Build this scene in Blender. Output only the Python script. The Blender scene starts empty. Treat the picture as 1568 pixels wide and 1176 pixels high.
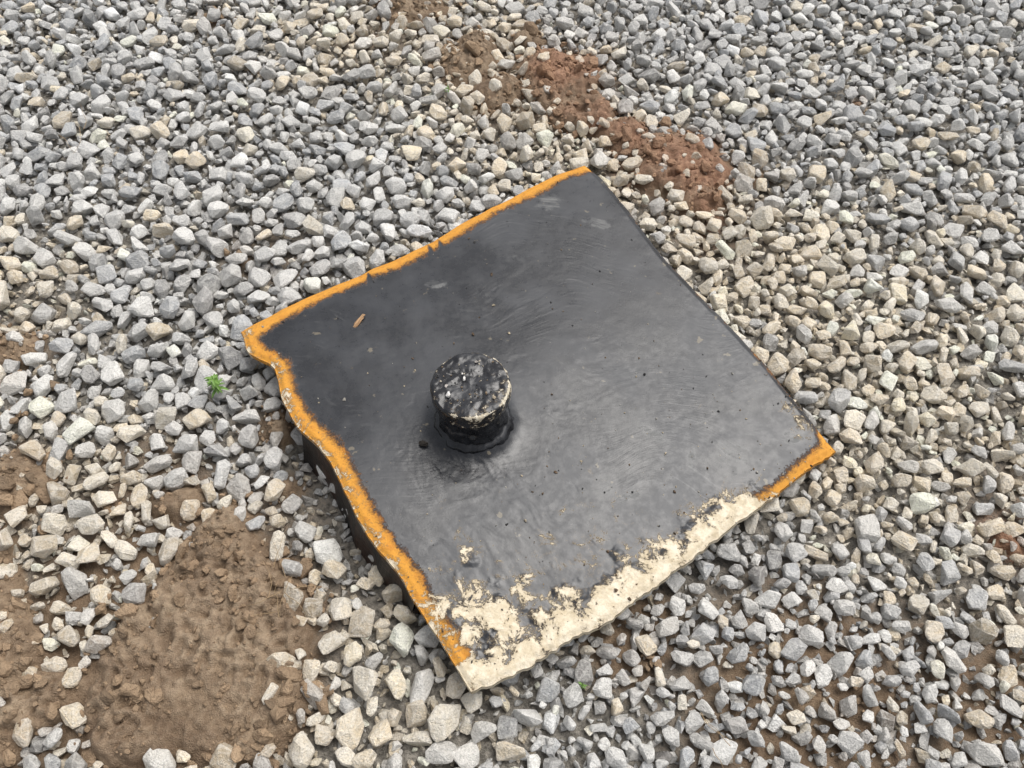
import bpy, bmesh, math, random
import numpy as np
from mathutils import Vector, Matrix
random.seed(7); rng=np.random.default_rng(11)
sc=bpy.context.scene; col=sc.collection
sc.view_settings.view_transform='Standard'; sc.view_settings.look='None'; sc.view_settings.exposure=0

# ------------------------------------------------------------------ noise
def _h(ix,iy,iz,seed):
    n=(ix.astype(np.int64)*374761393+iy.astype(np.int64)*668265263+iz.astype(np.int64)*2147483647+seed*1274126177)&0xffffffff
    n=((n^(n>>13))*1274126177)&0xffffffff
    n=((n^(n>>16))*2246822519)&0xffffffff
    n=n^(n>>15)
    return (n&0xffffff)/float(0xffffff)
def vnoise(x,y,z=0.0,seed=0):
    x=np.asarray(x,float);y=np.asarray(y,float);z=np.zeros_like(x)+z
    ix=np.floor(x);iy=np.floor(y);iz=np.floor(z)
    fx=x-ix;fy=y-iy;fz=z-iz
    fx=fx*fx*(3-2*fx);fy=fy*fy*(3-2*fy);fz=fz*fz*(3-2*fz)
    r=0
    for a in (0,1):
        for b in (0,1):
            for c in (0,1):
                w=(fx if a else 1-fx)*(fy if b else 1-fy)*(fz if c else 1-fz)
                r=r+w*_h(ix+a,iy+b,iz+c,seed)
    return r*2-1
def fbm(x,y,z=0.0,o=4,seed=0):
    r=0;a=1;t=0
    for i in range(o):
        r=r+a*vnoise(x*2**i+i*17.3,y*2**i+i*9.1,np.asarray(z)*2**i+i*3.3,seed+i);t+=a;a*=.5
    return r/t
def sm(e0,e1,x):
    t=np.clip((x-e0)/(e1-e0),0,1);return t*t*(3-2*t)

# ------------------------------------------------------------------ node helpers
def newmat(name):
    m=bpy.data.materials.new(name);m.use_nodes=True
    nt=m.node_tree;nt.nodes.clear()
    o=nt.nodes.new('ShaderNodeOutputMaterial');b=nt.nodes.new('ShaderNodeBsdfPrincipled')
    nt.links.new(b.outputs[0],o.inputs[0])
    return m,nt,b
class NB:
    def __init__(s,nt): s.nt=nt
    def n(s,t,**k):
        x=s.nt.nodes.new(t)
        for a,v in k.items(): setattr(x,a,v)
        return x
    def put(s,inp,v):
        if isinstance(v,bpy.types.NodeSocket): s.nt.links.new(v,inp)
        else: inp.default_value=v
    def attr(s,name,out='Fac'):
        x=s.n('ShaderNodeAttribute');x.attribute_name=name;return x.outputs[out]
    def pos(s): return s.n('ShaderNodeTexCoord').outputs['Object']
    def noise(s,scale,vec=None,detail=4,rough=.55,dist=0,out='Fac'):
        x=s.n('ShaderNodeTexNoise');x.inputs['Scale'].default_value=scale;x.inputs['Detail'].default_value=detail
        x.inputs['Roughness'].default_value=rough;x.inputs['Distortion'].default_value=dist
        s.nt.links.new(vec if vec is not None else s.pos(),x.inputs['Vector']);return x.outputs[out]
    def math(s,op,a,b=0.0,c=None,clamp=False):
        x=s.n('ShaderNodeMath',operation=op,use_clamp=clamp);s.put(x.inputs[0],a);s.put(x.inputs[1],b)
        if c is not None:s.put(x.inputs[2],c)
        return x.outputs[0]
    def mr(s,v,a,b,c=0.0,d=1.0):
        x=s.n('ShaderNodeMapRange');x.interpolation_type='SMOOTHSTEP'
        for i,q in enumerate((v,a,b,c,d)): s.put(x.inputs[i],q)
        return x.outputs[0]
    def mix(s,f,a,b,mode='MIX'):
        x=s.n('ShaderNodeMix',data_type='RGBA',blend_type=mode)
        s.put(x.inputs[0],f)
        for i,q in ((6,a),(7,b)):
            if isinstance(q,tuple) and len(q)==3:q=(*q,1)
            s.put(x.inputs[i],q)
        return x.outputs[2]
    def bump(s,h,strength=.5,dist=.002,normal=None):
        x=s.n('ShaderNodeBump');x.inputs['Strength'].default_value=strength;x.inputs['Distance'].default_value=dist
        s.put(x.inputs['Height'],h)
        if normal is not None:s.nt.links.new(normal,x.inputs['Normal'])
        return x.outputs[0]

def make_mesh(name,V,F,mat=None,smooth=False,colors=None,attrs=None,parent=None,fattrs=None):
    me=bpy.data.meshes.new(name);V=np.ascontiguousarray(V,dtype=np.float32);F=np.ascontiguousarray(F,dtype=np.int32)
    k=F.shape[1]
    me.vertices.add(len(V));me.vertices.foreach_set('co',V.ravel())
    me.loops.add(F.size);me.loops.foreach_set('vertex_index',F.ravel())
    me.polygons.add(len(F));me.polygons.foreach_set('loop_start',np.arange(0,F.size,k,dtype=np.int32))
    me.polygons.foreach_set('use_smooth',np.full(len(F),smooth,dtype=bool))
    me.update(calc_edges=True)
    if colors is not None:
        a=me.attributes.new('stone_col','FLOAT_COLOR','POINT')
        c=np.ones((len(V),4),np.float32);c[:,:3]=colors;a.data.foreach_set('color',c.ravel())
    for n,v in (attrs or {}).items():
        if v.ndim==1:
            a=me.attributes.new(n,'FLOAT','POINT');a.data.foreach_set('value',np.ascontiguousarray(v,dtype=np.float32))
        else:
            a=me.attributes.new(n,'FLOAT_VECTOR','POINT');a.data.foreach_set('vector',np.ascontiguousarray(v,dtype=np.float32).ravel())
    for n,v in (fattrs or {}).items():
        a=me.attributes.new(n,'FLOAT','FACE');a.data.foreach_set('value',np.ascontiguousarray(v,dtype=np.float32))
    ob=bpy.data.objects.new(name,me);col.objects.link(ob)
    if mat:me.materials.append(mat)
    if parent:ob.parent=parent
    return ob

# ------------------------------------------------------------------ place masks (metres, ground plane)
def blobs(x,y,L):
    m=np.zeros_like(x)
    for (cx,cy,r,w) in L:
        m=np.maximum(m,w*np.exp(-(((x-cx)**2+(y-cy)**2)/(r*r))**1.1*.9))
    return m
MUD=[(-.54,.50,.17,1.05),(-.55,.37,.16,1),(-.48,.45,.14,1.0),(-.66,.33,.14,1),(-.99,.45,.15,1.05),(-.57,.61,.11,.9),(-.72,.42,.10,.8),(-.86,.31,.12,.9),(-1.02,.74,.09,.9),(-.44,.33,.11,.9),(-1.05,.60,.09,.8),
     (-1.14,1.10,.08,.85),(-.65,1.375,.05,.65),(-.70,.70,.07,.75),(-.50,.90,.06,.75),(-.47,.73,.05,.6),(-1.25,.5,.2,.9),(-1.5,.3,.3,.9),(-.83,.70,.05,.6),
     (-.12,2.10,.12,.88),(-.27,2.37,.15,.85),(-.04,1.95,.10,.85),(-.2,2.6,.2,.8),(.04,2.2,.08,.75),(-.9,2.3,.08,.6),(-.75,2.05,.04,.55),
     (.14,2.02,.14,1.05),(.20,1.86,.10,.95),(.43,1.67,.15,1.05),(.31,1.76,.09,.9),(.46,1.52,.08,.85),(.62,1.62,.06,.6),
     (1.0,.64,.05,.65),(1.06,.56,.08,.6),(-.2,-.2,.3,.7),(.26,.40,.05,.5),(.62,.30,.07,.55),(.98,1.9,.04,.6)]
ANTI=[(-.85,.58,.075,1),(-.80,.48,.045,.9),(-.77,.26,.05,.9),(-.62,.19,.05,.8)]
THIN=[(.55,.32,.3,.8),(.22,.44,.13,.9),(.9,.3,.3,.7),(-.75,.75,.25,.6),(-.5,.95,.15,.5),(-1.1,1.1,.2,.5),(-.6,1.35,.2,.5),(.1,2.,.4,.6),(.5,1.5,.25,.6),(-.65,.45,.35,.9),(1.,.7,.2,.5),(-.4,2.2,.3,.5)]
RED=[(.15,2.03,.13,.85),(.22,1.84,.10,.75),(.43,1.66,.16,.85),(.33,1.75,.1,.8),(.49,1.46,.08,.75),(1.0,.64,.09,.9),(1.0,1.9,.1,.5)]
TAN=[(-.04,1.98,.26,.95),(.12,1.75,.22,.95),(.30,1.6,.2,.9),(.47,1.42,.22,1),(.66,1.25,.25,1),(.82,1.05,.28,.95),(.76,.82,.2,.95),(-.4,2.15,.28,.7),(-.2,2.4,.25,.8),(-.6,2.3,.2,.5),
     (-.9,.67,.24,.85),(-1.0,.45,.25,.9),(-.33,.37,.2,.8),(-.15,.27,.16,.8),(-.6,.22,.2,.85),(-1.15,1.25,.2,.65),(-.45,.58,.12,.5),(1.0,1.2,.35,.6),(1.05,.45,.15,.5),(.95,.9,.25,.8),(1.,.6,.2,.6)]
def warp(x,y):
    return x+.055*fbm(x*8,y*8,o=4,seed=31),y+.055*fbm(x*8,y*8,o=4,seed=57)
def masks(x,y):
    wx,wy=warp(x,y)
    return np.clip(blobs(wx,wy,MUD)-.8*blobs(wx,wy,ANTI),0,1.1),blobs(wx,wy,THIN),blobs(wx,wy,RED),blobs(wx,wy,TAN)
def segd(x,y,a,b):
    a=np.array(a);b=np.array(b);d=b-a;t=np.clip(((x-a[0])*d[0]+(y-a[1])*d[1])/(d@d),0,1)
    return np.hypot(x-a[0]-t*d[0],y-a[1]-t*d[1])
def trench(x,y): return 1-sm(.020,.050,segd(x,y,(-.445,.80),(-.30,.58)))
def gheight(x,y,mud=None,fine=True):
    if mud is None: mud=masks(x,y)[0]
    base=.010*fbm(x*1.7,y*1.7,o=2,seed=3)-.02*trench(x,y)
    k=sm(.40,.8,mud)
    lump=.5+.5*fbm(x*10,y*10,o=3,seed=5)
    z=base+k*(.014+.030*lump)
    if fine:
        cl=1-np.abs(fbm(x*38,y*38,o=2,seed=9))*2.2
        c2=1-np.abs(vnoise(x*85+3*fbm(x*20,y*20,o=2,seed=15),y*85,seed=12))*1.6
        pat=sm(-.2,.35,fbm(x*7,y*7,o=2,seed=16))
        z=z+k*((.013*cl+.008*c2)*(.35+.65*pat)+.005*fbm(x*140,y*140,o=2,seed=14))+(1-k)*.003*fbm(x*90,y*90,o=2,seed=19)
    return z

# ------------------------------------------------------------------ ground
def axis(a,b,step,far):
    c=np.arange(a,b+step*.5,step)
    L=[];s=step;v=a
    while v>-far: s*=1.22;v-=s;L.append(v)
    R=[];s=step;v=c[-1]
    while v<far: s*=1.22;v+=s;R.append(v)
    return np.concatenate([L[::-1],c,R])
gx=axis(-1.7,1.7,.0045,400);gy=axis(.1,2.6,.0045,400)
X,Y=np.meshgrid(gx,gy);nx=len(gx);ny=len(gy)
x=X.ravel();y=Y.ravel()
mud,thin,red,tan=masks(x,y)
z=gheight(x,y,mud)
cav=sm(.0,.010,z-gheight(x,y,mud,False))
i=np.arange(nx*ny).reshape(ny,nx)
F=np.stack([i[:-1,:-1],i[:-1,1:],i[1:,1:],i[1:,:-1]],-1).reshape(-1,4)
m,nt,b=newmat('ground_dirt');q=NB(nt)
am=q.attr('mud');ar=q.attr('red');at=q.attr('thin')
n1=q.noise(9,detail=3);n2=q.noise(70,detail=4,rough=.7);n3=q.noise(400,detail=2)
grit=q.mix(q.mr(n2,.35,.65),(.10,.09,.075),(.30,.275,.235))
brown=q.mix(q.mr(n1,.35,.65),(.235,.165,.105),(.36,.27,.18))
brown=q.mix(q.mr(n2,.38,.62,0,.55),brown,(.16,.105,.064))
brown=q.mix(q.mr(n3,.55,.7,0,.3),brown,(.46,.38,.28))
redc=q.mix(q.mr(n2,.35,.65),(.24,.115,.065),(.39,.22,.135))
brown=q.mix(q.mr(q.math('ADD',ar,q.math('MULTIPLY',q.math('SUBTRACT',n1,.5),1.2)),.25,.8,0,.85),brown,redc)
brown=q.mix(q.attr('raised'),q.mix(1.0,brown,(.72,.68,.64),'MULTIPLY'),brown)  # mud colour goes darker in the low spots of the fine relief
f=q.mr(q.math('ADD',q.math('MAXIMUM',am,q.math('MULTIPLY',at,.75)),q.math('MULTIPLY',q.math('SUBTRACT',n2,.5),.6)),.2,.55)
c=q.mix(f,grit,brown)
vor=q.n('ShaderNodeTexVoronoi');vor.inputs['Scale'].default_value=28;nt.links.new(q.pos(),vor.inputs['Vector'])
far=q.attr('far')
vc=q.mix(q.mr(vor.outputs['Distance'],.1,.8),(.50,.50,.48),(.14,.135,.13))
c=q.mix(far,c,vc)
nt.links.new(c,b.inputs['Base Color']);b.inputs['Roughness'].default_value=.7
nt.links.new(q.bump(q.math('ADD',n2,q.math('MULTIPLY',n3,.4)),.9,.010),b.inputs['Normal'])
farm=sm(3.7,4.2,np.maximum(np.abs(x),np.abs(y-1.4)))
make_mesh('ground',np.stack([x,y,z],1),F,m,True,attrs={'mud':mud,'thin':thin,'red':red,'far':farm,'raised':cav})

# ------------------------------------------------------------------ plate outline
AB=[(-.594,1.085),(-.517,1.146),(-.422,1.207),(-.338,1.256),(-.266,1.303),(-.192,1.351),(-.101,1.431),(-.006,1.498),(.109,1.583),(.185,1.622)]
BC=[(.185,1.622),(.224,1.576),(.289,1.458),(.35,1.333),(.415,1.225),(.49,1.114),(.559,1.001),(.621,.879),(.66,.802)]
AD=[(-.594,1.085),(-.565,1.020),(-.502,.985),(-.474,.902),(-.432,.83),(-.372,.777),(-.333,.712),(-.295,.638),(-.257,.581),(-.205,.526),(-.169,.468),(-.12,.4),(-.07,.324)]
DC=[(-.07,.324),(-.02,.34),(.05,.38),(.1,.41),(.16,.44),(.23,.49),(.3,.54),(.38,.60),(.45,.65),(.54,.72),(.6,.76),(.66,.802)]
def curve(P,t):
    P=np.array(P);d=np.r_[0,np.cumsum(np.hypot(*np.diff(P,axis=0).T))];d/=d[-1]
    return np.stack([np.interp(t,d,P[:,0]),np.interp(t,d,P[:,1])],-1)
NS=480
s1=np.linspace(0,1,NS)
def smooth(C,k):
    for _ in range(k): C[1:-1]=.25*C[:-2]+.5*C[1:-1]+.25*C[2:]
    return C
Cab=smooth(curve(AB,s1),40);Cdc=smooth(curve(DC,s1),80);Cad=smooth(curve(AD,s1),120);Cbc=smooth(curve(BC,s1),60)
def rag(C,amp,seed,fr,f2=.08):
    w=np.minimum(1,np.minimum(np.arange(NS),np.arange(NS)[::-1])/12.)
    n=np.array([-(C[-1]-C[0])[1],(C[-1]-C[0])[0]]);n/=np.linalg.norm(n)
    C+=((amp*(fbm(s1*fr,s1*0+.5,o=2,seed=seed)+f2*vnoise(s1*fr*5,s1*0,seed=seed+3)))*w)[:,None]*n
rag(Cab,.0035,61,17);rag(Cdc,.0045,62,18,.5);rag(Cad,.0035,63,15);rag(Cbc,.003,64,15)
S,T=np.meshgrid(s1,s1)
A,B_,C_,D=[np.array(p) for p in (AB[0],AB[-1],BC[-1],AD[-1])]
P=((1-T)[...,None]*Cab[None]+T[...,None]*Cdc[None]+(1-S)[...,None]*Cad[:,None]+S[...,None]*Cbc[:,None]
   -((1-S)*(1-T))[...,None]*A-(S*(1-T))[...,None]*B_-(S*T)[...,None]*C_-((1-S)*T)[...,None]*D)
px,py=P[...,0],P[...,1]
def plate_z(s,t): return .085*(1-s)+.062*s+.034*np.sin(np.pi*t)*(1-s)**1.2
PCX,PCY=-.078,.845
r=np.hypot(px-PCX,py-PCY);th=np.arctan2(py-PCY,px-PCX)
Z=plate_z(S,T)
Z+=.0025*fbm(px*4,py*4,o=2,seed=71)
patch=sm(-.15,.4,fbm(px*9,py*9,o=2,seed=171))
ring=fbm(r*50+5*fbm(px*10,py*10,seed=75),np.cos(th)*4.4,np.sin(th)*4.4,o=3,seed=72)
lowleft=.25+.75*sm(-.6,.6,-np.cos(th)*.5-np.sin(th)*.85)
Z+=ring*(.0008*np.exp(-((r-.09)/.09)**2)*(.1+.9*patch)*lowleft+.0002*patch*np.exp(-(r/.45)**2))
# torn tar left by the brush around the pipe foot
u_=(px-PCX)*.85-(py-PCY)*.45
v_=(px-PCX)*.45+(py-PCY)*.85
Z+=.0011*fbm(u_*22+3*fbm(px*14,py*14,seed=181),v_*70+4*fbm(px*12,py*12,seed=182),o=4,seed=183)*sm(-.1,.5,fbm(px*9,py*9,o=2,seed=184)+.5*np.exp(-((px+.06)**2+(py-.68)**2)/.012))*np.exp(-(r/.30)**2)
strk=fbm((px*.86+py*.5)*9+fbm(px*5,py*5,seed=73)*2,(-px*.5+py*.86)*60+3*fbm(px*6,py*6,seed=78),o=3,seed=74)
Z+=.0003*strk*sm(0,.5,fbm(px*5,py*5,o=2,seed=172))
Z+=.0004*fbm(px*22,py*22,o=3,seed=173)
Z+=.018*np.exp(-((np.maximum(r-.068,0))/.018)**1.3)*(1+.3*fbm(np.cos(th)*3,np.sin(th)*3,seed=76))
edge=np.minimum(np.minimum(S,1-S),np.minimum(T,1-T))*.93
Z-=.005*(1-sm(0,.014,edge))
Z+=.0015*fbm(px*22,py*22,o=3,seed=79)*(1-sm(.0,.05,edge))
dAB=T*.93;dAD=S*.9;dBC=(1-S)*.9;dDC=(1-T)*.93
wob=fbm(px*12,py*12,o=3,seed=81);wob2=vnoise(px*60,py*60,seed=82)
oAB=.032+.010*wob+.018*sm(.15,0,S)+.002*wob2
oAD=(.036+.008*wob+.002*wob2)*sm(1.02,.95,T)
oBC=-.004+.012*np.clip(wob+.1,0,1)+.035*sm(.92,1.,T)
oDC=(.026+.008*wob)*sm(.64,.74,S)
for s0 in (.50,.53,.33): oAB=oAB-.020*np.exp(-((S-s0+.25*T)/.005)**2)
morange=np.maximum.reduce([oAB-dAB,oAD-dAD,oBC-dBC,oDC-dDC])/.02
wS=np.interp(S,[0,.08,.2,.3,.4,.55,.68,.76,.84,1],[.07,.055,.058,.065,.065,.050,.058,.03,-.02,-.05])
mc1=.5+np.clip((wS-dDC)*7,-.6,.30)
dD=np.hypot(px-D[0],py-D[1])
mc2=np.minimum(.5+(.15-dD)*3,.55)
mc3=.345-(dDC-wS-.02)*1.1-sm(.4,.65,S)*.3
mc4=.5+(.035*sm(.85,.97,T)-dAD)*9
mcr=np.maximum.reduce([mc1,mc2,mc3,np.minimum(mc4,.60)])
for (cx,cy,rr,w) in [(-.025,.455,.028,.95),(-.03,.385,.025,.75),(.05,.45,.03,.62),(.44,.665,.02,.8),(.60,.86,.03,.52),(.585,.90,.02,.5),(-.08,.56,.03,.48),(.1,.5,.03,.57),(.02,.52,.02,.50),(.2,.56,.03,.48)]:
    mcr=np.maximum(mcr,w*np.exp(-((px-cx)**2+(py-cy)**2)/(2*rr*rr)))
mcr=np.clip(mcr,0,1)
Z+=.005*sm(.42,.75,mcr+.3*fbm(px*40,py*40,seed=83))
dust=np.zeros_like(px)
for (cx,cy,a,bb,ang,w) in [(-.078,.70,.030,.010,.1,.85),(.287,.835,.03,.012,-.6,.9),(.36,.78,.02,.008,1.2,.9),(.224,.69,.03,.012,.5,.8),(.19,.71,.015,.03,0,.6),(-.187,.65,.03,.008,-.5,.6),
    (.09,1.483,.025,.02,.4,.9),(.21,1.416,.03,.012,-.4,.9),(-.17,1.215,.02,.012,.2,.8),(-.06,1.17,.03,.015,.9,.5),(.13,.98,.06,.01,-.7,.5),(.33,1.12,.05,.03,-.7,.4),(.45,.80,.06,.02,.6,.5),
    (.53,.96,.02,.03,.5,.5),(.0,1.3,.04,.02,.2,.4),(.5,.85,.03,.03,0,.5),(-.1,.60,.05,.02,.5,.5),(.25,.58,.06,.03,.5,.6),(.58,.83,.03,.02,0,.8)]:
    dx=px-cx;dy=py-cy;u=dx*math.cos(ang)+dy*math.sin(ang);v=-dx*math.sin(ang)+dy*math.cos(ang)
    dust=np.maximum(dust,w*np.exp(-.5*((u/a)**2+(v/bb)**2)))
polar=np.stack([r*40+4*fbm(px*9,py*9,seed=175),np.cos(th)*4,np.sin(th)*4],-1)
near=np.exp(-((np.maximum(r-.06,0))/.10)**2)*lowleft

m,nt,b=newmat('tar_coated_steel');q=NB(nt)
mo=q.attr('m_orange');mcn=q.attr('m_cream');md=q.attr('m_dust');po=q.attr('polar','Vector');mn=q.attr('m_near')
na=q.noise(7,detail=3);nb=q.noise(55,detail=4,rough=.65);ncf=q.noise(240,detail=3,rough=.7);npol=q.noise(1.6,po,detail=4,rough=.65,dist=.6)
wv=q.n('ShaderNodeVectorMath',operation='ADD');nt.links.new(q.pos(),wv.inputs[0])
wn=q.n('ShaderNodeVectorMath',operation='SCALE');nt.links.new(q.noise(3,detail=1,out='Color'),wn.inputs[0]);wn.inputs['Scale'].default_value=.35;nt.links.new(wn.outputs[0],wv.inputs[1])
mp=q.n('ShaderNodeMapping');nt.links.new(wv.outputs[0],mp.inputs[0]);mp.inputs['Rotation'].default_value=(0,0,.6);mp.inputs['Scale'].default_value=(9,75,1)
nst=q.noise(1.4,mp.outputs[0],detail=4,rough=.7,dist=.3)
gate=q.mr(q.noise(4.3,detail=2),.45,.62)
tar=q.mix(q.mr(na,.35,.68),(.017,.018,.021),(.036,.038,.043))
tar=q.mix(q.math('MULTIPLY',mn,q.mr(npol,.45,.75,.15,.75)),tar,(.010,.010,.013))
tar=q.mix(q.math('MULTIPLY',gate,q.mr(nst,.58,.74,0,.45)),tar,(.14,.14,.14))
tar=q.mix(q.mr(ncf,.66,.76,0,.35),tar,(.16,.14,.115))
df=q.math('MULTIPLY',q.mr(q.math('ADD',md,q.math('MULTIPLY',q.math('SUBTRACT',nb,.5),1.6)),.30,.85),q.mr(nst,.40,.6,.1,.9))
tar=q.mix(q.math('MULTIPLY',df,.5),tar,(.27,.27,.26))
blot=q.mr(q.noise(38,detail=3),.69,.73,0,.6)
tar=q.mix(blot,tar,(.20,.17,.12))
no=q.math('ADD',mo,q.math('MULTIPLY',q.math('SUBTRACT',ncf,.5),1.2))
no=q.math('ADD',no,q.math('MULTIPLY',q.math('SUBTRACT',nb,.5),1.2))
fo=q.mr(no,-.25,.35)
fo_in=q.mr(no,.0,.75)
oc=q.mix(fo_in,(.13,.055,.014),(.60,.275,.035))
oc=q.mix(q.mr(nb,.48,.70,0,.6),oc,(.44,.165,.02))
oc=q.mix(q.mr(ncf,.58,.72,0,.5),oc,(.15,.07,.022))
c=q.mix(fo,tar,oc)
nbig=q.noise(26,detail=5,rough=.72,dist=.5)
nc=q.math('ADD',mcn,q.math('MULTIPLY',q.math('SUBTRACT',nbig,.5),2.0))
nc=q.math('ADD',nc,q.math('MULTIPLY',q.math('SUBTRACT',ncf,.5),.5))
fc=q.mr(nc,.50,.60);fs=q.mr(nc,.34,.56,0,.6)
cc=q.mix(q.mr(nb,.35,.68),(.57,.485,.345),(.75,.67,.53))
cc=q.mix(q.mr(ncf,.56,.72,0,.5),cc,(.38,.30,.19))
cc=q.mix(q.mr(nc,.85,.55,0,.35),cc,(.40,.31,.19))
c=q.mix(fs,c,(.14,.10,.055));c=q.mix(fc,c,cc)
nt.links.new(c,b.inputs['Base Color'])
rg=q.mr(q.math('ADD',q.math('MULTIPLY',na,.5),q.math('MULTIPLY',nb,.5)),.38,.62,.24,.42)
rough=q.math('MAXIMUM',rg,q.math('MULTIPLY',q.math('MAXIMUM',q.math('MAXIMUM',fo,fc),df),.85))
nt.links.new(rough,b.inputs['Roughness']);b.inputs['Specular IOR Level'].default_value=.5
hb=q.math('ADD',q.math('MULTIPLY',npol,q.math('MULTIPLY_ADD',mn,.40,.03)),q.math('MULTIPLY',nst,q.math('MULTIPLY_ADD',gate,.4,.05)))
hb=q.math('ADD',hb,q.math('MULTIPLY',nb,.14))
hb=q.math('ADD',hb,q.math('MULTIPLY',ncf,q.mr(q.math('MAXIMUM',fo,fc),0,1,.10,1.2)))
hb=q.math('ADD',hb,q.math('MULTIPLY',fc,1.6));hb=q.math('ADD',hb,q.math('MULTIPLY',fo,.7))
nt.links.new(q.bump(hb,.6,.0025),b.inputs['Normal'])
MT=m

lid=bpy.data.objects.new('square_steel_hatch_cover',None);col.objects.link(lid)
idx=np.arange(NS*NS).reshape(NS,NS)
V=np.stack([px,py,Z],-1).reshape(-1,3)
Fq=np.stack([idx[:-1,:-1],idx[1:,:-1],idx[1:,1:],idx[:-1,1:]],-1).reshape(-1,4)
loop=np.concatenate([idx[0,:-1],idx[:-1,-1],idx[-1,:0:-1],idx[:0:-1,0]])
L=len(loop);rim=V[loop].copy()
cen=np.array([.04,.95,0])
rings=[]
for k,(dz,off) in enumerate([(.004,.002),(.011,.0015),(.016,-.003),(.016,-.03)]):
    R=rim.copy();d=R-cen;d[:,2]=0;d/=np.linalg.norm(d,axis=1)[:,None]
    R+=d*off;R[:,2]-=dz+.002*vnoise(R[:,0]*30,R[:,1]*30,seed=90+k);rings.append(R)
base=len(V);V2=np.concatenate([V]+rings)
Fr=[];prev=loop
for k in range(len(rings)):
    cur=base+k*L+np.arange(L)
    Fr.append(np.stack([prev,np.roll(prev,-1),np.roll(cur,-1),cur],-1)[:, ::-1]);prev=cur
def ext(a,mul=1.0):
    a=a.reshape(-1);return np.concatenate([a,np.concatenate([a[loop]]*len(rings))])
pol2=np.concatenate([polar.reshape(-1,3)]+[polar.reshape(-1,3)[loop]]*len(rings))
Fall=np.concatenate([Fq]+Fr)
make_mesh('coated_top_sheet',V2,Fall,MT,True,attrs={'m_orange':ext(morange),'m_cream':ext(mcr),'m_dust':ext(dust),'m_near':ext(near),'polar':pol2},parent=lid)

def st(s,t):
    ii=min(NS-1,max(0,int(round(t*(NS-1)))));jj=min(NS-1,max(0,int(round(s*(NS-1)))))
    return np.array([px[ii,jj],py[ii,jj],Z[ii,jj]])
m,nt,b=newmat('rusty_frame_steel');q=NB(nt)
n=q.noise(14,detail=5,rough=.7);n2=q.noise(120,detail=3,rough=.7)
c=q.mix(q.mr(n,.42,.64),(.010,.009,.009),(.040,.019,.012));c=q.mix(q.mr(n2,.62,.74,0,.6),c,(.12,.05,.026))
nt.links.new(c,b.inputs['Base Color']);b.inputs['Roughness'].default_value=.5
nt.links.new(q.bump(q.math('ADD',n,q.math('MULTIPLY',n2,.4)),.8,.006),b.inputs['Normal'])
MR=m
def wall(name,path,th=.012,z0=-.045,inset=.006,flare=0.0):
    Pn=[st(*p) for p in path];n=len(Pn);VV=[]
    for k,p in enumerate(Pn):
        a=Pn[max(0,k-2)];c2=Pn[min(n-1,k+2)];d=(c2-a)[:2];d/=np.linalg.norm(d);nn=np.array([-d[1],d[0]])
        zt=p[2]-.014
        for j,(o,zz) in enumerate(((-flare,z0),(-flare*.45,z0+(zt-z0)*.55),(0,zt),(th,zt),(th,z0))):
            w=.003*math.sin(k*.5+j)+.003*math.sin(k*.37)
            VV.append([p[0]+nn[0]*(o+inset+(w if j==1 else 0)),p[1]+nn[1]*(o+inset+(w if j==1 else 0)),zz])
    FF=[]
    for k in range(n-1):
        for j in range(5):
            FF.append([k*5+j,k*5+(j+1)%5,(k+1)*5+(j+1)%5,(k+1)*5+j])
    for k in (0,n-1):
        a=k*5;FF.append([a,a+1,a+3,a+4])
    return make_mesh(name,np.array(VV),np.array(FF),MR,False,parent=lid)
wall('frame_wall_front',[(0.0,t) for t in np.linspace(.34,.80,60)],inset=.002,flare=.030)
wall('frame_wall_side_a',[(s,.80) for s in np.linspace(.02,.86,40)])
wall('frame_wall_back',[(.86,t) for t in np.linspace(.80,.25,30)])
wall('frame_wall_side_b',[(s,.30) for s in np.linspace(.86,.03,40)])

# pipe stub, lathed
pz=float(Z[np.unravel_index(np.argmin(np.abs(r-.09)),r.shape)])-.004
prof=[(.092,-.006),(.084,.004),(.079,.010),(.0775,.018),(.0765,.024),(.072,.0275),(.0665,.030),(.065,.042),(.0645,.05),(.067,.056),(.0665,.061),(.064,.066),(.0635,.08),(.064,.098),(.065,.107),(.069,.112),(.0750,.116),(.0762,.121),(.0762,.130),(.0760,.140),(.0752,.1465),(.0725,.1500),(.066,.1508),(.055,.1508),(.045,.1506),(.034,.1504),(.022,.1502),(.011,.150),(.001,.150)]
pr=np.array(prof);tt=np.linspace(0,1,110);dd=np.r_[0,np.cumsum(np.hypot(*np.diff(pr,axis=0).T))];dd/=dd[-1]
pr=np.stack([np.interp(tt,dd,pr[:,0]),np.interp(tt,dd,pr[:,1])],-1)
NA=240;ang=np.linspace(0,2*np.pi,NA,endpoint=False);NR=110
RR,AA=np.meshgrid(pr[:,0],ang,indexing='ij');ZZ=np.repeat(pr[:,1][:,None],NA,1)
cx,cy=np.cos(AA),np.sin(AA)
w=fbm(cx*RR*45,cy*RR*45,ZZ*45,o=3,seed=101);w2=fbm(cx*RR*130,cy*RR*130,ZZ*130,o=3,seed=105)
w3=np.abs(fbm(cx*RR*28,cy*RR*28,o=2,seed=107))
capm=sm(.107,.119,ZZ);topm=sm(.147,.150,ZZ)
drip=.0045*fbm(cx*5,cy*5,ZZ*60,o=2,seed=108)*(1-capm)
R2=RR+(.0035*w+.0014*w2)*(1-topm)*sm(0,.02,RR)+drip-.0005
Z2=ZZ+topm*(.0020*w+.0008*w2+.003*(w3-.2))+capm*(1-topm)*.0015*w
rimband=np.exp(-((RR-.0750)/.004)**2)*sm(.110,.120,ZZ)
angw=.5+.5*fbm(cx*1.6,cy*1.6,o=2,seed=111)
rightside=sm(-.3,.9,cx*.75-cy*.65)
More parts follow.
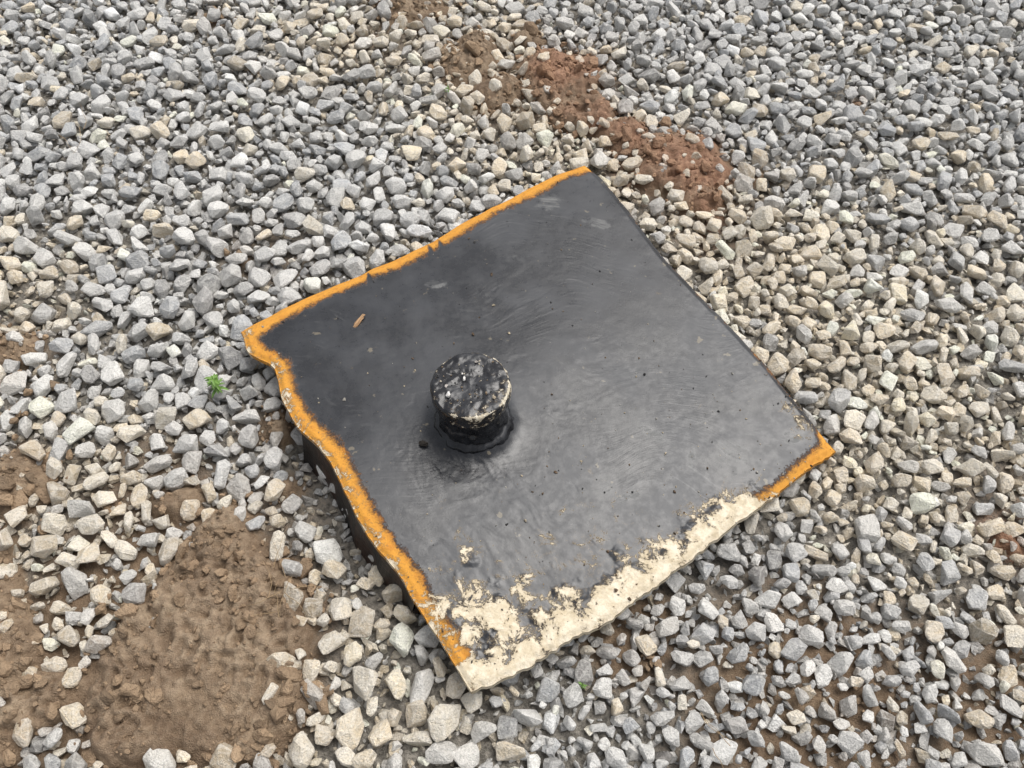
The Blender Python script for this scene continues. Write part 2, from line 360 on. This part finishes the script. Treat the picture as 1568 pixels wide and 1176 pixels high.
mcap=np.clip(.12+.40*rimband*(.35+.9*angw)+.20*topm*rightside*sm(.03,.06,RR)+.05*topm,0,1)
Vp=np.stack([PCX+cx*R2,PCY+cy*R2,pz+Z2],-1).reshape(-1,3)
ip=np.arange(NR*NA).reshape(NR,NA);nxt=np.roll(ip,-1,1)
Fp=np.stack([ip[:-1],nxt[:-1],nxt[1:],ip[1:]],-1).reshape(-1,4)
m,nt,b=newmat('wet_tar_pipe');q=NB(nt)
n=q.noise(30,detail=4,rough=.55);n2=q.noise(160,detail=4,rough=.7);mcn=q.attr('m_cream')
c=q.mix(q.mr(n,.4,.65),(.009,.009,.011),(.022,.023,.027))
nc=q.math('ADD',mcn,q.math('MULTIPLY',q.math('SUBTRACT',q.noise(55,detail=5,rough=.7),.5),1.5))
fs=q.mr(nc,.38,.55,0,.5);fc=q.mr(nc,.50,.56)
c=q.mix(fs,c,(.10,.065,.03));c=q.mix(fc,c,q.mix(q.mr(n2,.4,.65),(.44,.38,.28),(.68,.63,.52)))
nt.links.new(c,b.inputs['Base Color']);b.inputs['Specular IOR Level'].default_value=.5
nt.links.new(q.math('MAXIMUM',q.mr(n,.4,.6,.14,.34),q.math('MULTIPLY',fc,.85)),b.inputs['Roughness'])
nt.links.new(q.bump(q.math('ADD',q.math('MULTIPLY',n,.6),q.math('MULTIPLY',n2,q.math('MULTIPLY_ADD',fc,.8,.12))),.5,.004),b.inputs['Normal'])
MP=m
make_mesh('capped_vent_pipe',Vp,Fp,MP,True,attrs={'m_cream':mcap.reshape(-1)},parent=lid)

# ------------------------------------------------------------------ stones
def stone_variant(seed,bevel=True,npts=15):
    R=random.Random(seed);bm=bmesh.new()
    sx,sy,sz=1.0,R.uniform(.56,.98),R.uniform(.45,.82)
    if not bevel: npts=12
    npts+=R.randint(-4,3)
    pts=[];tries=0;box=R.uniform(.35,.85)
    while len(pts)<npts and tries<500:
        tries+=1
        v=Vector((R.gauss(0,1),R.gauss(0,1),R.gauss(0,1))).normalized()
        k=max(abs(v.x),abs(v.y),abs(v.z));v=v*(1/k)*box*.9+v*(1-box)
        v*=R.uniform(.81,1.05)
        if all((v-p).length>.42 for p in pts): pts.append(v)
    shx=R.uniform(-.25,.25);shy=R.uniform(-.3,.3)
    for p in pts: bm.verts.new(((p.x+shx*p.z)*sx,(p.y+shy*p.x)*sy,p.z*sz))
    bmesh.ops.convex_hull(bm,input=bm.verts)
    bmesh.ops.dissolve_limit(bm,angle_limit=.28,verts=bm.verts,edges=bm.edges)
    lay=bm.faces.layers.int.new('e')
    if bevel:
        rr=bmesh.ops.bevel(bm,geom=list(bm.edges),offset=R.uniform(.05,.10),segments=1,profile=.5,affect='EDGES',clamp_overlap=True)
        for f in rr['faces']: f[lay]=1
    loose=[v for v in bm.verts if not v.link_faces]
    bmesh.ops.delete(bm,geom=loose,context='VERTS')
    bmesh.ops.triangulate(bm,faces=bm.faces)
    for v in bm.verts:
        v.co+=Vector((R.gauss(0,1),R.gauss(0,1),R.gauss(0,1)))*(.018 if bevel else .0)
    bm.normal_update();bm.verts.index_update()
    V=np.array([v.co[:] for v in bm.verts]);F=np.array([[v.index for v in f.verts] for f in bm.faces]);E=np.array([f[lay] for f in bm.faces],float)
    bm.free()
    return V,F,E
VA=[stone_variant(100+k,True) for k in range(44)]
VB=[stone_variant(300+k,False) for k in range(16)]
def rotmats(n,tilt):
    a=rng.uniform(0,2*np.pi,n);t=rng.normal(0,tilt,n);s=rng.uniform(0,2*np.pi,n)
    ux,uy=np.cos(a),np.sin(a);c=np.cos(t);sn=np.sin(t)
    Rt=np.zeros((n,3,3))
    Rt[:,0,0]=c+ux*ux*(1-c);Rt[:,0,1]=ux*uy*(1-c);Rt[:,0,2]=uy*sn
    Rt[:,1,0]=ux*uy*(1-c);Rt[:,1,1]=c+uy*uy*(1-c);Rt[:,1,2]=-ux*sn
    Rt[:,2,0]=-uy*sn;Rt[:,2,1]=ux*sn;Rt[:,2,2]=c
    Rz=np.zeros((n,3,3));Rz[:,0,0]=np.cos(s);Rz[:,0,1]=-np.sin(s);Rz[:,1,0]=np.sin(s);Rz[:,1,1]=np.cos(s);Rz[:,2,2]=1
    return Rt@Rz
def scatter(pos,size,colr,variants,tilt,parts):
    n=len(pos);vid=rng.integers(0,len(variants),n);R=rotmats(n,tilt)
    for k,(V,F,E) in enumerate(variants):
        ii=np.where(vid==k)[0]
        if len(ii)==0: continue
        W=np.einsum('nij,vj->nvi',R[ii],V)*size[ii][:,None,None]+pos[ii][:,None,:]
        nv=len(V);FF=F[None]+(np.arange(len(ii))*nv)[:,None,None]
        parts.append((W.reshape(-1,3),FF.reshape(-1,3),np.repeat(colr[ii],nv,0),np.tile(E,len(ii))))
def join(name,parts,mat):
    o=0;Vs=[];Fs=[];Cs=[];Es=[]
    for V,F,C,E in parts: Vs.append(V);Fs.append(F+o);Cs.append(C);Es.append(E);o+=len(V)
    return make_mesh(name,np.concatenate(Vs),np.concatenate(Fs),mat,False,colors=np.concatenate(Cs),fattrs={'chip':np.concatenate(Es)})
def stonecol(x,y,mud,thin,red,tan):
    n=len(x)
    grey=np.array([.56,.555,.54]);blue=np.array([.42,.43,.44]);lite=np.array([.74,.73,.70]);dk=np.array([.34,.335,.33])
    u=rng.random(n)[:,None];v=rng.random(n)[:,None]
    c=np.where(u<.44,grey,np.where(u<.68,blue,np.where(u<.94,lite,dk)))
    warm=np.where(v<.42,np.array([.73,.62,.455]),np.where(v<.85,np.array([.84,.765,.63]),np.array([.62,.53,.40])))
    pw=np.clip(tan*.98+.09+.18*fbm(x*2.5,y*2.5,seed=44),0,.96)
    c=np.where((rng.random(n)<pw)[:,None],warm,c)
    c=c*(1-.25*tan[:,None])+np.array([.80,.70,.54])*.25*tan[:,None]
    k=(np.clip(mud*.7+thin*.25,0,.75)*rng.random(n))[:,None]
    mc=np.array([.43,.32,.21])*(1-red[:,None])+np.array([.43,.28,.18])*red[:,None]
    c=c*(1-k)+mc*k
    return (c*rng.normal(1,.14,n).clip(.6,1.22)[:,None]).clip(0,.86)
ringpoly=np.concatenate([Cab[::20],Cbc[::20],Cdc[::-20],Cad[::-20]])
def inpoly(x,y,poly):
    ins=np.zeros(len(x),bool);j=len(poly)-1
    for i in range(len(poly)):
        xi,yi=poly[i];xj,yj=poly[j]
        c=((yi>y)!=(yj>y))&(x<(xj-xi)*(y-yi)/(yj-yi+1e-12)+xi);ins^=c;j=i
    return ins
cen2=np.array([.04,.95]);inner=cen2+(ringpoly-cen2)*.93;outer=ringpoly
N=75000
x=rng.uniform(-2.0,2.0,N);y=rng.uniform(-.2,3.0,N)
size=np.exp(rng.normal(np.log(.0163),.32,N)).clip(.008,.032)
fine=np.clip(blobs(x,y,[(.6,.3,.35,1),(1.2,.6,.4,.8),(.25,.4,.2,1),(1.2,2.2,.7,.35)]),0,1)
size*=1-.20*fine
size*=1+.14*np.clip(blobs(x,y,[(-.9,1.1,.5,1),(-.3,.3,.3,1),(-.8,.7,.3,.8)]),0,1)
big=[(-1.19,1.22,.042),(-.12,.285,.038),(-.05,.27,.030),(.82,.235,.040),(-.73,2.28,.038),(-.97,1.56,.034),(-.62,1.14,.036),(1.02,.56,.034),(.60,.39,.034),(-.36,.60,.036),(-.33,.25,.034),(-.98,1.16,.036)]
for k,(a,bq,s_) in enumerate(big): x[k]=a;y[k]=bq;size[k]=s_
mud,thin,red,tan=masks(x,y)
o=np.argsort(-size);x,y,size,mud,thin,red,tan=[a[o] for a in (x,y,size,mud,thin,red,tan)]
keepp=rng.random(N)>sm(.38,.72,mud)*.91+sm(.3,.9,thin)*.15
keepp&=trench(x,y)<.4
ins=inpoly(x,y,inner)
cell={};cs=.060;acc=[]
for k in range(N):
    if not keepp[k] or ins[k]: continue
    X0=x[k];Y0=y[k];s0=size[k];cx_=int(X0//cs);cy_=int(Y0//cs);ok=True
    for a in (-1,0,1):
        for bq in (-1,0,1):
            for (xx,yy,ss) in cell.get((cx_+a,cy_+bq),()):
                dm=(s0+ss)*.69
                if (xx-X0)**2+(yy-Y0)**2<dm*dm: ok=False;break
            if not ok:break
        if not ok:break
    if ok:
        cell.setdefault((cx_,cy_),[]).append((X0,Y0,s0));acc.append(k)
acc=np.array(acc)
x,y,size,mud,thin,red,tan=[a[acc] for a in (x,y,size,mud,thin,red,tan)]
gh=gheight(x,y,mud,False)
zz=gh+size*.35+.012*(1-sm(.4,.7,mud))+rng.uniform(-.006,.008,len(x))
zz-=sm(.4,.7,mud)*size*.2
insn=inpoly(x,y,cen2+(ringpoly-cen2)*1.015);zz[insn]=np.minimum(zz[insn],.046-size[insn]*.75)
parts=[]
scatter(np.stack([x,y,zz],1),size,stonecol(x,y,mud,thin,red,tan),VA,.5,parts)
def jit(x0,x1,y0,y1,sp):
    a=np.arange(x0,x1,sp);bb=np.arange(y0,y1,sp);XX,YY=np.meshgrid(a,bb);XX=XX.ravel()+rng.uniform(-.5,.5,XX.size)*sp;YY=YY.ravel()+rng.uniform(-.5,.5,YY.size)*sp
    return XX,YY
x,y=jit(-2.0,2.0,-.2,3.0,.0185)
mud,thin,red,tan=masks(x,y)
k=(rng.random(len(x))>sm(.35,.65,mud)*.88+sm(.3,.9,thin)*.35)&~inpoly(x,y,inner)
x,y,mud,thin,red,tan=[a[k] for a in (x,y,mud,thin,red,tan)]
size=np.exp(rng.normal(np.log(.0100),.38,len(x))).clip(.004,.019)
zz=gheight(x,y,mud,False)+size*.3+rng.uniform(-.002,.006,len(x))
cc=stonecol(x,y,mud,np.clip(thin+.3,0,1),red,tan)*.9
scatter(np.stack([x,y,zz],1),size,cc,VB,.8,parts)
x,y=jit(-4.2,4.2,-2.8,5.6,.038)
k=~((np.abs(x)<2.0)&(y>-.2)&(y<3.0));x,y=x[k],y[k]
mud,thin,red,tan=masks(x,y)
size=np.exp(rng.normal(np.log(.024),.22,len(x))).clip(.012,.036)
zz=gheight(x,y,mud,False)+size*.4+rng.uniform(0,.01,len(x))
scatter(np.stack([x,y,zz],1),size,stonecol(x,y,mud,thin,red,tan),VB,.5,parts)

m,nt,b=newmat('crushed_limestone');q=NB(nt)
ac=q.attr('stone_col','Color');ch=q.attr('chip')
n=q.noise(50,detail=4,rough=.75);n2=q.noise(260,detail=3,rough=.75)
c=q.mix(q.mr(n,.36,.64,0,.55),ac,q.mix(.6,ac,(.80,.78,.73)))
c=q.mix(q.mr(n2,.44,.66,0,.55),c,q.mix(1.0,c,(.52,.518,.515),'MULTIPLY'))
c=q.mix(q.mr(ch,.5,1,0,.15),c,(.86,.84,.80))
vein=q.math('SUBTRACT',1.0,q.mr(q.math('ABSOLUTE',q.math('SUBTRACT',n,.53)),.0,.014))
c=q.mix(q.math('MULTIPLY',vein,.4),c,(.84,.82,.78))
nt.links.new(c,b.inputs['Base Color']);b.inputs['Roughness'].default_value=.85;b.inputs['Specular IOR Level'].default_value=.25
nt.links.new(q.bump(q.math('ADD',n,q.math('MULTIPLY',n2,.6)),1.0,.009),b.inputs['Normal'])
join('gravel',parts,m)

# ------------------------------------------------------------------ mud clods
m,nt,b=newmat('mud_clod');q=NB(nt)
ac=q.attr('stone_col','Color');n=q.noise(50,detail=4,rough=.7);n2=q.noise(220,detail=3)
c=q.mix(q.mr(n,.35,.68,0,.5),ac,q.mix(1.0,ac,(.55,.5,.45),'MULTIPLY'))
nt.links.new(c,b.inputs['Base Color']);b.inputs['Roughness'].default_value=.85
nt.links.new(q.bump(q.math('ADD',n,q.math('MULTIPLY',n2,.4)),1,.012),b.inputs['Normal'])
MC=m
N=60000
x=rng.uniform(-1.7,1.7,N);y=rng.uniform(0,2.7,N);mud,thin,red,tan=masks(x,y)
k=(rng.random(N)<sm(.28,.55,mud)*(.2+.55*(vnoise(x*9,y*9,seed=121)>.0)))&~inpoly(x,y,outer)&(trench(x,y)<.5)
x,y,mud,red=[a[k] for a in (x,y,mud,red)]
size=np.exp(rng.normal(np.log(.0050),.58,len(x))).clip(.002,.030)
ex=[(-.99,.74,.034),(-.96,.79,.024),(-1.02,.70,.028),(-.92,.66,.022),(-.38,.36,.030),(-.42,.30,.026),(-.35,.31,.022),(-.76,.50,.020),(-.70,.33,.026),(-.88,.36,.028),(-.80,.32,.022),(-.99,.95,.030),(-1.05,.90,.022),
    (.10,1.98,.030),(.18,2.05,.026),(.40,1.70,.028),(.47,1.62,.024),(.05,2.03,.022),(.35,1.66,.022),(.22,1.88,.024),(-.1,2.12,.024),(-.64,.66,.022),(-.45,.28,.024)]
for (a,bq,s_) in ex:
    for _ in range(4):
        x=np.append(x,a+rng.normal(0,s_*.7));y=np.append(y,bq+rng.normal(0,s_*.7));size=np.append(size,s_*rng.uniform(.35,.9));
mud,thin,red,tan=masks(x,y)
zz=gheight(x,y,mud,True)+size*.2+(1-sm(.3,.6,mud))*.02
cb=np.array([.30,.212,.134])*(1-red[:,None]*.8)+np.array([.35,.185,.11])*red[:,None]*.8
cb=cb*rng.normal(1,.14,len(x)).clip(.6,1.4)[:,None]
parts=[];scatter(np.stack([x,y,zz],1),size,cb,VA,.8,parts)
join('mud_clods',parts,MC)

# ------------------------------------------------------------------ crumbs on the cover
N=420
s=rng.random(N);t=rng.random(N)
nr=rng.random(N)<.45;t[nr]=1-rng.random(nr.sum())**1.5*.35
P3=np.array([st(a,bq) for a,bq in zip(s,t)])
k=np.hypot(P3[:,0]-PCX,P3[:,1]-PCY)>.1;P3=P3[k]
size=np.exp(rng.normal(np.log(.0017),.45,len(P3))).clip(.0008,.006)
P3[:,2]+=size*.3
pal=np.array([[.5,.42,.3],[.12,.08,.05],[.4,.38,.34],[.03,.03,.03],[.22,.15,.09]])
cb=pal[rng.integers(0,5,len(P3))]
parts=[];scatter(P3,size,cb,VB,.8,parts)
tp=pz+.1505
cp=[];cz=[];cl=[]
for (dx,dy,sz,cc_) in [(-.040,-.024,.0085,(.85,.83,.8)),(-.012,.012,.005,(.8,.78,.75)),(-.016,.024,.004,(.75,.73,.7)),(-.046,-.004,.004,(.7,.65,.6)),(.01,.05,.004,(.6,.55,.5)),(.03,-.02,.004,(.4,.3,.2)),(.045,-.03,.005,(.55,.47,.35))]:
    cp.append((PCX+dx,PCY+dy,tp+sz*.5));cz.append(sz);cl.append(cc_)
for _ in range(80):
    a=random.uniform(0,6.28);rr=.07*math.sqrt(random.random());cp.append((PCX+rr*math.cos(a),PCY+rr*math.sin(a),tp));cz.append(random.uniform(.001,.003));cl.append(random.choice([(.5,.45,.36),(.2,.15,.1),(.03,.03,.03),(.03,.03,.03)]))
scatter(np.array(cp),np.array(cz),np.array(cl),VA,.8,parts)
scatter(np.array([[-.175,.79,float(plate_z(.3,.5))+.014],[-.2,.79,.105]]),np.array([.010,.005]),np.array([[.06,.05,.04],[.08,.06,.04]]),VA,.5,parts)
join('dirt_crumbs',parts,MC)

# ------------------------------------------------------------------ wood chip on the cover
m,nt,b=newmat('splintered_wood');q=NB(nt)
mp=q.n('ShaderNodeMapping');nt.links.new(q.pos(),mp.inputs[0]);mp.inputs['Scale'].default_value=(30,400,200)
c=q.mix(q.mr(q.noise(1,mp.outputs[0]),.35,.65),(.20,.11,.05),(.42,.26,.14));nt.links.new(c,b.inputs['Base Color']);b.inputs['Roughness'].default_value=.8
bm=bmesh.new()
for (ox,oy,l,w_) in [(0,0,.020,.003),(.003,.0035,.016,.0025),(-.002,-.003,.014,.002)]:
    vs=[bm.verts.new((ox+a*l*(1-.2*abs(c_)),oy+bq*w_*(1 if a<0 else .5),c_*.0016+.0016+.0015*a)) for a in (-1,-.2,.4,1) for bq in (-1,1) for c_ in (0,1)]
    for k in range(3):
        o=k*4
        for f4 in ((o,o+1,o+5,o+4),(o+2,o+6,o+7,o+3),(o+1,o+3,o+7,o+5),(o,o+4,o+6,o+2)): bm.faces.new([vs[j] for j in f4])
    bm.faces.new([vs[j] for j in (0,2,3,1)]);bm.faces.new([vs[j] for j in (12,13,15,14)])
me=bpy.data.meshes.new('wood_chip');bm.to_mesh(me);bm.free();me.materials.append(m)
ob=bpy.data.objects.new('wood_chip',me);col.objects.link(ob)
d2=(px+.335)**2+(py-1.105)**2;k=np.unravel_index(np.argmin(d2),d2.shape)
ob.location=(-.335,1.105,float(Z[k])+.001);ob.rotation_euler=(0,0,1.0)

# ------------------------------------------------------------------ seedlings and dry weeds
m,nt,b=newmat('seedling_leaf');q=NB(nt)
nt.links.new(q.mix(q.noise(60),(.09,.19,.03),(.17,.30,.06)),b.inputs['Base Color']);b.inputs['Roughness'].default_value=.6
ML=m
def seedling(x0,y0,h,nl,name='weed_seedling'):
    bm=bmesh.new();R=random.Random(int(x0*1000))
    for k in range(nl):
        a=R.uniform(0,6.28);l=h*R.uniform(.3,.6);zb=h*R.uniform(.15,1);up=R.uniform(.2,.9);w_=l*.13
        d=Vector((math.cos(a),math.sin(a),up)).normalized();sd=Vector((-math.sin(a),math.cos(a),0))
        o=Vector((0,0,zb));P_=[o+d*l*f_+Vector((0,0,-l*.5*f_*f_)) for f_ in (0,.35,.7,1)];W_=[.2,1,.8,.03]
        L_=[bm.verts.new(p+sd*w_*ww) for p,ww in zip(P_,W_)];M_=[bm.verts.new(p-Vector((0,0,w_*.3))) for p in P_];R_=[bm.verts.new(p-sd*w_*ww) for p,ww in zip(P_,W_)]
        for j in range(3): bm.faces.new((L_[j],L_[j+1],M_[j+1],M_[j]));bm.faces.new((M_[j],M_[j+1],R_[j+1],R_[j]))
    r_=.0009;cr_=[[bm.verts.new((r_*math.cos(q_*1.57),r_*math.sin(q_*1.57),zq)) for q_ in range(4)] for zq in (-.03,h)]
    for j in range(4): bm.faces.new((cr_[0][j],cr_[0][(j+1)%4],cr_[1][(j+1)%4],cr_[1][j]))
    me=bpy.data.meshes.new(name);bm.to_mesh(me);bm.free();me.materials.append(ML)
    ob=bpy.data.objects.new(name,me);col.objects.link(ob);ob.location=(x0,y0,.03)
seedling(-.635,.965,.05,34);seedling(.125,.345,.022,9);seedling(-.175,1.93,.025,12)
m,nt,b=newmat('dry_stem');q=NB(nt)
nt.links.new(q.mix(q.noise(80),(.22,.14,.07),(.42,.31,.18)),b.inputs['Base Color']);b.inputs['Roughness'].default_value=.8
MD=m
def stems(cx0,cy0,n,ln,name,seed,z0=.05):
    R=random.Random(seed);cu=bpy.data.curves.new(name,'CURVE');cu.dimensions='3D';cu.bevel_depth=.0007;cu.bevel_resolution=1
    for k in range(n):
        sp=cu.splines.new('POLY');sp.points.add(6);a=R.uniform(0,6.28);x_=R.gauss(0,.02);y_=R.gauss(0,.02);zq=R.uniform(0,.01)
        for j in range(7):
            sp.points[j].co=(x_,y_,zq,1);sp.points[j].radius=1-.12*j
            x_+=math.cos(a)*ln/7;y_+=math.sin(a)*ln/7;a+=R.gauss(0,.25);zq+=R.gauss(.001,.002)
    cu.materials.append(MD);ob=bpy.data.objects.new(name,cu);col.objects.link(ob);ob.location=(cx0,cy0,z0)
stems(-.43,.50,9,.09,'dry_grass_stems',3,.06);stems(-1.15,1.75,3,.12,'dry_grass_stems',4,.05);stems(.33,.26,3,.08,'dry_grass_stems',6,.05)

# ------------------------------------------------------------------ light
EL,AZ=62,50
w=bpy.data.worlds.new('World');sc.world=w;w.use_nodes=True;nt=w.node_tree;nt.nodes.clear()
o=nt.nodes.new('ShaderNodeOutputWorld');bg=nt.nodes.new('ShaderNodeBackground');sk=nt.nodes.new('ShaderNodeTexSky')
sk.sky_type='NISHITA';sk.sun_disc=False;sk.sun_elevation=math.radians(EL);sk.sun_rotation=math.radians(AZ);sk.air_density=1.3;sk.dust_density=5
hs=nt.nodes.new('ShaderNodeHueSaturation');hs.inputs['Saturation'].default_value=.25
nt.links.new(sk.outputs[0],hs.inputs['Color']);nt.links.new(hs.outputs[0],bg.inputs[0]);nt.links.new(bg.outputs[0],o.inputs[0]);bg.inputs[1].default_value=.15
sd=bpy.data.lights.new('sun','SUN');sd.energy=2.2;sd.angle=math.radians(45);sd.color=(1,.97,.93)
so=bpy.data.objects.new('sun',sd);col.objects.link(so)
el=math.radians(EL);az=math.radians(AZ)
dv=Vector((math.sin(az)*math.cos(el),math.cos(az)*math.cos(el),math.sin(el)))
so.rotation_euler=dv.to_track_quat('Z','Y').to_euler()

cd=bpy.data.cameras.new('camera');c=bpy.data.objects.new('camera',cd);col.objects.link(c);sc.camera=c
cd.sensor_width=36;cd.lens=29.85;cd.clip_end=2000;cd.clip_start=.02
c.location=(0,0,1.6);c.rotation_euler=(math.radians(32),0,0)
